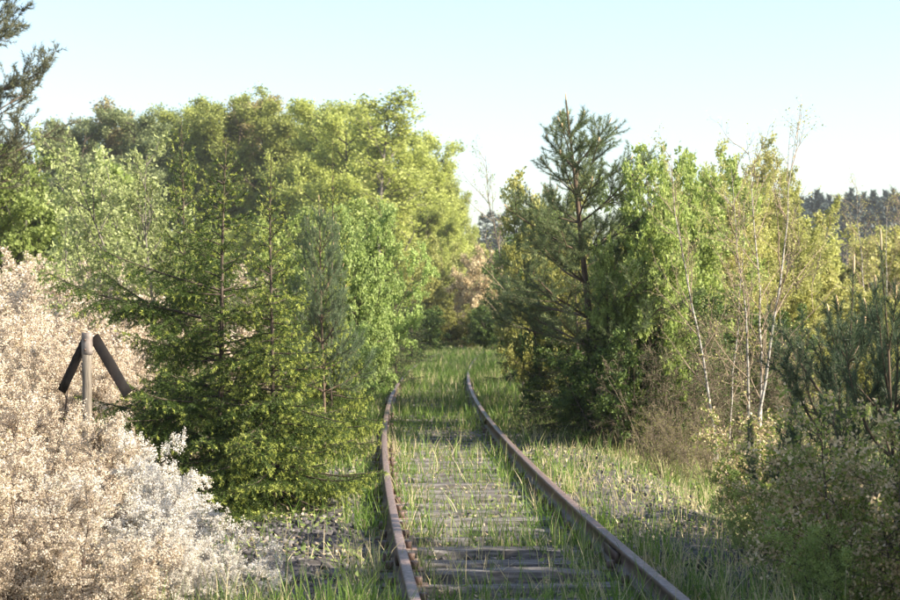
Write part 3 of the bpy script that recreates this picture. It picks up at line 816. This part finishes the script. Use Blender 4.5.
plant('bush', 'broadleaf_bush', 'green bush cut by the left edge of the picture', 'bush', -14, 42, 135, mats('green', 'bark_grey'), GL, 1.2, 0.9)
plant('pine_big', 'pine_tree', 'old pine with drooping branches entering the top left corner', 'tree', -46, 40, -170, {'trunk': 'bark_pine', 'branches': 'bark_pine', 'needles': 'pine_old'}, None, 0.8, 0.95)

plant('pine_a', 'pine_tree', 'dark dense pine top between the old pine and the bright green bush', 'tree', 4, 43, 116, {'trunk': 'bark_pine', 'branches': 'bark_pine', 'needles': 'pine_old', 'candles': 'candle'}, GL, 0.8, 1.1)
# blossoming blackthorn
GT = 'blackthorn shrubs in full blossom left of the track'
thorn = [  # arch, column, distance, top row, width, label, material
    ('thorn_a', 172, 12.6, 462, 1.0, 'white blackthorn shrub at the ballast edge in front of the large spruce', 'blossom_white'),
    ('thorn_b', 200, 11.3, 525, 1.15, 'lowest white blackthorn sprays beside the ballast at the bottom', 'blossom_white'),
    ('thorn_b', 120, 11.6, 470, 1.15, 'white blossoming blackthorn in front of the marker post foot', 'blossom_white'),
    ('thorn_a', 60, 10.9, 470, 1.1, 'cream blackthorn shrub in the bottom left corner', 'blossom'),
    ('thorn_b', 5, 11.6, 430, 1.1, 'cream blackthorn shrub cut by the left edge near the bottom', 'blossom'),
    ('thorn_a', 142, 14.2, 418, 0.95, 'blossoming blackthorn right of the marker post against the dark spruce', 'blossom_white'),
    ('thorn_b', 88, 14.2, 408, 0.9, 'cream blackthorn hiding the lower half of the marker post', 'blossom'),
    ('thorn_a', 30, 14.2, 392, 1.0, 'tall cream blackthorn left of the marker post', 'blossom'),
    ('thorn_b', -18, 15.5, 350, 1.0, 'cream blackthorn at the left edge level with the marker post', 'blossom'),
    ('thorn_a', 55, 20.0, 335, 1.0, 'cream blackthorn just behind the left board of the marker post', 'blossom'),
    ('thorn_b', 112, 20.5, 338, 1.0, 'cream blackthorn just behind the right board of the marker post', 'blossom'),
    ('thorn_a', 8, 21.5, 305, 1.0, 'cream blackthorn behind the left-edge shrubs', 'blossom'),
    ('thorn_b', 150, 20.0, 345, 0.9, 'cream blackthorn showing between the post and the spruce boughs', 'blossom'),
]
for i, (ar, x, Z, top, w, lab, mt) in enumerate(thorn):
    plant(ar, 'blackthorn_shrub', lab, 'shrub', x, Z, top, mats(mt, 'twig_dark', 'twig_dark', 'blossom'), GT, None, w)
back = [(-15, 27, 272), (28, 26, 280), (72, 26.5, 277), (118, 27, 276), (5, 33, 256), (52, 34, 258), (98, 34, 258), (140, 32, 262), (170, 27, 280), (180, 36, 262), (240, 36, 262), (20, 39, 246), (75, 40, 250), (130, 41, 252), (150, 24, 296), (95, 23.5, 300), (40, 23.5, 302)]
for i, (x, Z, top) in enumerate(back):
    plant('thorn_far', 'blackthorn_shrub', 'cream blackthorn in the far thicket between the marker post and the wood', 'shrub', x, Z, top,
          mats('blossom', 'twig_dark', 'twig_dark', 'blossom'), 'far blackthorn thicket behind the marker post', None, 1.05)

# ------------------------------------------------------------------ wood behind on the left
GF = 'trees of the wood on the left'
def wood_tree(ar, x, Z, top, leaf, label, w=1.0, rot=None):
    plant(ar, 'woodland_tree', label, 'tree', x, Z, top, mats(leaf, 'bark_grey' if ar == 'tree_thin' else 'bark'), GF, rot, w * 1.22)
wood_tree('tree_b', 60, 118, 104, 'forest_shaded', 'dark tree at the left end of the wood beside the old pine')
wood_tree('tree_thin', 98, 120, 96, 'forest_brown', 'brownish thinly leaved tree near the left end of the wood', 1.3)
wood_tree('tree_a', 135, 118, 104, 'forest_shaded', 'dark round tree above the pale sapling')
wood_tree('tree_a', 178, 124, 98, 'forest', 'olive tree left of the highest crown of the wood')
wood_tree('tree_b', 212, 120, 80, 'forest', 'highest green crown of the wood above the spruce leaders')
wood_tree('tree_a', 252, 122, 92, 'forest_brown', 'bronze olive crown right of the highest crown')
wood_tree('tree_b', 290, 118, 90, 'forest', 'green crown at the middle of the wood')
wood_tree('tree_a', 322, 112, 94, 'forest_lit', 'yellow-green crown left of the slender tall tree')
wood_tree('tree_thin', 377, 92, 84, 'forest_lit', 'slender tall tree with thin yellow-green leaves rising above the wood', 1.35)
wood_tree('tree_a', 350, 106, 108, 'forest_lit', 'yellow-green crown right behind the slender tall tree')
wood_tree('tree_b', 396, 112, 112, 'forest_lit', 'bright yellow-green crown where the wood begins to slope down')
wood_tree('tree_a', 421, 118, 126, 'forest_lit', 'bright crown high on the sloping right flank of the wood', 0.8)
wood_tree('tree_b', 445, 124, 150, 'forest_lit', 'bright tree at the right end of the wood beside the open sky', 0.62)
wood_tree('tree_b', 412, 100, 195, 'forest_lit', 'lower yellow-green tree in front of the sloping flank', 0.9)
wood_tree('tree_a', 386, 96, 170, 'yellow', 'bright yellow tree above the mint green bush', 0.8)
wood_tree('tree_a', 345, 122, 96, 'forest', 'green crown just left of the slender tall tree, set back')
wood_tree('tree_b', 462, 128, 180, 'forest_lit', 'lowest bright tree at the very right end of the wood', 0.62)
wood_tree('tree_b', 440, 104, 205, 'forest_lit', 'yellow-green tree low on the right flank of the wood', 0.7)
for x, Z, top, lf in ((75, 140, 112, 'forest_shaded'), (115, 142, 108, 'forest_shaded'), (155, 142, 108, 'forest_shaded'), (195, 144, 100, 'forest_shaded'),
                      (235, 144, 104, 'forest_shaded'), (275, 142, 100, 'forest_shaded'), (310, 140, 104, 'forest')):
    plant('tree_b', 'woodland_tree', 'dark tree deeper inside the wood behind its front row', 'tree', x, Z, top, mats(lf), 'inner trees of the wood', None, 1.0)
for x, Z, top in ((250, 100, 215), (205, 102, 220), (300, 96, 205), (150, 104, 222)):
    plant('shrub_far', 'understorey_shrub', 'dark green shrub at the foot of the wood behind the spruces', 'shrub', x, Z, top, mats('forest'), 'understorey at the foot of the wood', None, 1.2)

# end of the corridor
GC = 'shrubs closing the end of the track corridor'
for x, Z, top, lf, lab, w in (
        (440, 92, 232, 'yellow', 'yellow-green shrub left of the pinkish one at the corridor end', 0.9),
        (474, 84, 242, 'pink', 'pinkish brown shrub at the end of the track corridor', 0.85),
        (492, 90, 262, 'pale', 'pale shrub against the right hand hedge at the corridor end', 0.8),
        (414, 84, 262, 'olive', 'olive shrub between the dark spruce and the corridor end', 0.9),
        (456, 74, 300, 'olive', 'low olive shrub across the end of the track', 1.5),
        (490, 70, 300, 'green_shaded', 'low dark shrub in the shade at the right of the track end', 1.2),
        (418, 66, 300, 'green_shaded', 'low dark shrub at the left side of the corridor end', 1.3)):
    plant('shrub_far', 'corridor_shrub', lab, 'shrub', x, Z, top, mats(lf), GC, None, w)
for k, (x, Z, top) in enumerate(((484, 210, 214), (491, 215, 210), (499, 212, 215), (507, 220, 211), (515, 214, 213))):
    plant('conifer_far', 'conifer', 'dark conifer far off in the gap between the wood and the hedge', 'tree', x, Z, top, {'trunk': 'bark', 'branches': 'bark', 'needles': 'far_conifer'}, 'far conifers in the central gap', None, 1.4)

# ------------------------------------------------------------------ right side
GP = 'pines right of the track'
plant('pine_a', 'pine_tree', 'tall dark pine with a long leader in the right hand hedge', 'tree', 593, 24.5, 98, PIN, GP, 0.6, 1.12)
plant('pine_a', 'pine_tree', 'dark pine at the corridor edge of the right hand hedge', 'tree', 548, 34, 178, PIN, GP, 2.6, 0.72)
plant('pine_small', 'pine_tree', 'small pine with upright pale candles above the dry shrub', 'tree', 842, 13.8, 270, dict(PIN, needles='pine_dark'), GP, 0.9, 0.85)
plant('pine_small', 'pine_tree', 'small pine cut by the right edge of the picture', 'tree', 900, 13.3, 246, dict(PIN, needles='pine_dark'), GP, 2.4, 0.7)
GH = 'hedge right of the track'
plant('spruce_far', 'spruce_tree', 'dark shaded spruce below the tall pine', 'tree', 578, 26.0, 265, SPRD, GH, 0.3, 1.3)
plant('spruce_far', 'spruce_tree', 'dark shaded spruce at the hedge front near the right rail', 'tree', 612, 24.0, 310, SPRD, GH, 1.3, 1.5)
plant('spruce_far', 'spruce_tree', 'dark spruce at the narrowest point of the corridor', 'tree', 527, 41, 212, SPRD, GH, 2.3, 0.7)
plant('bush_round', 'broadleaf_bush', 'dark shaded bush nearest the right rail', 'bush', 560, 28, 300, mats('green_shaded'), GH, 0.5, 0.85)
plant('bush_round', 'broadleaf_bush', 'dark bush at the foot of the spruce below the tall pine', 'bush', 590, 25.2, 372, mats('green_shaded'), GH, 1.5, 1.3)
plant('bush2', 'broadleaf_bush', 'sunlit olive bush on the corridor side of the tall pine', 'bush', 548, 32, 225, mats('olive'), GH, 2.5, 0.6)
plant('bush', 'broadleaf_bush', 'bright green bush right of the tall pine', 'bush', 638, 24.0, 152, mats('green'), GH, 0.8, 0.58)
plant('bush2', 'broadleaf_bush', 'fresh green bush rising behind the bright one', 'bush', 668, 30, 140, mats('green'), GH, 1.9, 0.62)
plant('bush', 'broadleaf_bush', 'light green bush showing behind the tall pine', 'bush', 560, 34, 165, mats('pale'), GH, 3.0, 0.7)
plant('birch', 'birch_tree', 'thin birch with hair-like twigs at the corridor edge', 'tree', 524, 37, 132, mats('green', 'bark_grey', 'twig_tan'), GH, 0.6, 1.0)
plant('bush2', 'broadleaf_bush', 'shaded green bush filling the gap between pine and bright bush', 'bush', 622, 31, 205, mats('green'), GH, 0.4, 0.9)
plant('bush2', 'broadleaf_bush', 'olive leafy bush covering the corridor side of the tall pine foot', 'bush', 556, 27.5, 238, mats('olive'), GH, 0.9, 0.62)
plant('bush_round', 'broadleaf_bush', 'half-shaded green bush hiding the trunk foot of the tall pine', 'bush', 612, 23.6, 318, mats('green_shaded'), GH, 2.8, 0.9)
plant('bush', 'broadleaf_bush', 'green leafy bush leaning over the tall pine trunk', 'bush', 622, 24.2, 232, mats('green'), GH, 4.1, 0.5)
plant('bush2', 'broadleaf_bush', 'dark shaded bush behind the twiggy thicket', 'bush', 690, 27.5, 285, mats('green_shaded'), GH, 2.1, 1.0)
plant('bush2', 'broadleaf_bush', 'dark shaded bush behind the leaning birch foot', 'bush', 748, 28.5, 300, mats('green_shaded'), GH, 0.1, 1.0)
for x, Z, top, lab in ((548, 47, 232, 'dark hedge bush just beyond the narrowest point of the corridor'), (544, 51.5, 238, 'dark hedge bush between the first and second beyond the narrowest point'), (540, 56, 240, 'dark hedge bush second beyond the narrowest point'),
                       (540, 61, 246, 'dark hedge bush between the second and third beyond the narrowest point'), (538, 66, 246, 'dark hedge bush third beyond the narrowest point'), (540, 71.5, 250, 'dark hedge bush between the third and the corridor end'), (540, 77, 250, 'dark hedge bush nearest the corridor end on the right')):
    plant('bush2', 'broadleaf_bush', lab, 'bush', x, Z, top, mats('green_shaded'), GH, None, 0.85)  # hedge carried on, mostly out of sight, to shade the far grass
for x, Z, top, lab in ((572, 44, 200, 'dark spruce added for shade behind the corridor hedge, nearest'), (565, 52, 215, 'dark spruce added for shade behind the corridor hedge, middle'),
                       (560, 61, 225, 'dark spruce added for shade behind the corridor hedge, far'), (562, 71, 232, 'dark spruce added for shade behind the corridor hedge, farthest')):
    plant('spruce_far', 'spruce_tree', lab, 'tree', x, Z, top, SPRD, GH, None, 1.2)  # row added behind the hedge to cast shade on the corridor
GW = 'yellow willows behind the birches'
for x, Z, top, lf, lab, w in (
        (700, 34, 140, 'yellow', 'yellow-green willow left of the leaning birch', 0.8),
        (735, 38, 132, 'pale', 'pale bronze willow behind the straight birch', 0.85),
        (772, 36, 168, 'yellow', 'yellow willow behind the leaning birch', 0.8),
        (690, 40, 165, 'green', 'green willow behind the bright green bush', 0.8),
        (718, 36, 158, 'pale', 'pale willow between the straight birch and the bright bush', 0.8),
        (755, 33, 185, 'pale', 'low pale willow between the two birches', 0.8)):
    plant('willow', 'willow_shrub', lab, 'shrub', x, Z, top, mats(lf, 'bark_grey', 'twig_tan'), GW, None, w)
GBI = 'birches right of the track'
plant('birch', 'birch_tree', 'straight white-stemmed birch in front of the twiggy thicket', 'tree', 718, 22.8, 118, mats('pale', 'bark_birch', 'twig_tan'), GBI, 0.4, 0.9)
plant('birch_multi', 'birch_tree', 'leaning white birch with forked bare stems', 'tree', 752, 23.0, 88, mats('pale', 'bark_birch', 'twig_tan'), GBI, 2.0, 1.0, tilt=(0, 0.06))
plant('birch', 'birch_tree', 'slanting pale birch crossing behind the forked one', 'tree', 728, 23.8, 175, mats('pale', 'bark_birch', 'twig_tan'), GBI, 4.4, 0.9, tilt=(0, 0.2))
plant('birch', 'birch_tree', 'bare pale birch above the far shrubs near the right edge', 'tree', 873, 48, 168, mats('pale', 'bark_birch', 'twig_tan'), GBI, 1.4, 1.1)
plant('birch_multi', 'birch_tree', 'forked bare birch at the right edge of the picture', 'tree', 897, 46, 180, mats('pale', 'bark_birch', 'twig_tan'), GBI, 3.4, 1.0)
GTK = 'bare twiggy thicket under the birches'
for x, Z, top, lab in ((650, 23.5, 330, 'brown twiggy shrub beside the hedge spruces'), (690, 24, 300, 'brown twiggy shrub at the foot of the straight birch'),
                       (735, 25, 305, 'brown twiggy shrub below the leaning birch'), (775, 25, 320, 'brown twiggy shrub left of the small pine'),
                       (715, 20.5, 395, 'low brown shrub in front of the birch stems'), (665, 21.0, 400, 'low tangle of bare brown stems by the dry grass')):
    plant('thicket', 'twiggy_shrub', lab, 'shrub', x, Z, top, mats('green_shaded' if Z > 22 else 'olive', 'twig_thicket', 'twig_thicket'), GTK, None, 1.05)
GFS = 'pale shrubs in the right background'
for x, Z, top, lf, lab, w in (
        (798, 46, 215, 'yellow', 'yellow-green background shrub right of the leaning birch', 1.0),
        (835, 52, 208, 'pale', 'pale background shrub above the small candled pine', 1.0),
        (868, 56, 222, 'yellow', 'yellowish background shrub beside the bare pale birch', 1.0),
        (905, 54, 214, 'pale', 'pale background shrub at the right edge under the far conifers', 1.0),
        (815, 38, 262, 'pale', 'low pale shrub behind the small candled pine', 1.1),
        (860, 36, 280, 'olive', 'low olive shrub between the two small pines', 1.1),
        (780, 34, 270, 'olive', 'olive shrub behind the bare thicket', 1.0)):
    plant('shrub_far', 'background_shrub', lab, 'shrub', x, Z, top, mats(lf, 'bark_grey', 'twig_tan'), GFS, None, w)
for k in range(30):
    x = 790 + k * 4.3 + rng.uniform(-2, 2); Z = 255 + rng.uniform(-20, 20)
    plant('conifer_far', 'conifer', 'dark conifer in the far row on the right skyline', 'tree', x, Z, 193 + rng.uniform(-4, 10), {'trunk': 'bark', 'branches': 'bark', 'needles': 'far_conifer'}, 'far conifer row on the right skyline', None, 1.25)

# lower right shrubs in half shade
GD = 'shrubs in the lower right corner'
for x, Z, top, w, lf, lab in (
        (866, 11.6, 378, 1.0, 'mixed_dry', 'shrub with dry cream leaves below the small pines'),
        (905, 10.6, 430, 1.0, 'mixed_dry', 'dry-leaved shrub in the bottom right corner'),
        (815, 12.2, 440, 1.0, 'mixed_dry', 'shrub with fading blossom right of the dry grass'),
        (838, 10.6, 505, 1.0, 'green', 'low green shrub at the bottom right'),
        (772, 13.2, 478, 0.95, 'green', 'low shaded shrub beside the grassy verge'),
        (790, 15.4, 395, 1.0, 'mixed_dry', 'shrub between the verge and the small candled pine'),
        (745, 17.0, 440, 0.9, 'green_shaded', 'small dark shrub at the edge of the twiggy thicket')):
    plant('dry_bush', 'wild_shrub', lab, 'shrub', x, Z, top, mats(lf, 'twig_dark', 'twig_dark'), GD, None, w)

# unseen bushes added beyond the right edge to shade the near track
for x, Z, H, lab in ((6.0, 5.4, 6.0, 'tall green bush added for shade outside the right edge, nearest the camera'), (6.6, 7.8, 6.0, 'tall green bush added for shade outside the right edge beside the bottom corner shrub'),
                     (6.6, 9.3, 6.9, 'narrow tall green bush added for shade outside the right edge beside the dry shrubs'),
                     (6.6, 11.6, 5.2, 'tall green bush added for shade outside the right edge next to the small pines')):
    plant('bush', 'broadleaf_bush', lab, 'bush', 0, Z, HY - (H - HC) * F / Z, mats('green'), GD, None, 0.4 if H > 6.5 else 0.8, X=x)

# ------------------------------------------------------------------ thin spring haze over the whole place
def haze_box():
    x0, x1, y0, y1, z0, z1 = -3100, 3100, -320, 4100, -1.6, 27.0
    V = [(x, y, z) for x in (x0, x1) for y in (y0, y1) for z in (z0, z1)]
    Fq = [[0, 1, 3, 2], [4, 6, 7, 5], [0, 4, 5, 1], [2, 3, 7, 6], [0, 2, 6, 4], [1, 5, 7, 3]]
    me = make_mesh('haze', V, [Fq])
    m = bpy.data.materials.new('haze_air'); m.use_nodes = True
    N = m.node_tree.nodes; L = m.node_tree.links
    N.remove(N['Principled BSDF'])
    v = N.new('ShaderNodeVolumePrincipled')
    v.inputs['Color'].default_value = (0.92, 0.95, 1.0, 1)
    v.inputs['Density'].default_value = 0.00028
    v.inputs['Anisotropy'].default_value = 0.3
    L.new(v.outputs[0], N['Material Output'].inputs['Volume'])
    o = part('haze', me, m, None)
    o['kind'] = 'stuff'; o['label'] = 'thin pale haze in the air over the track'; o['category'] = 'haze'
haze_box()
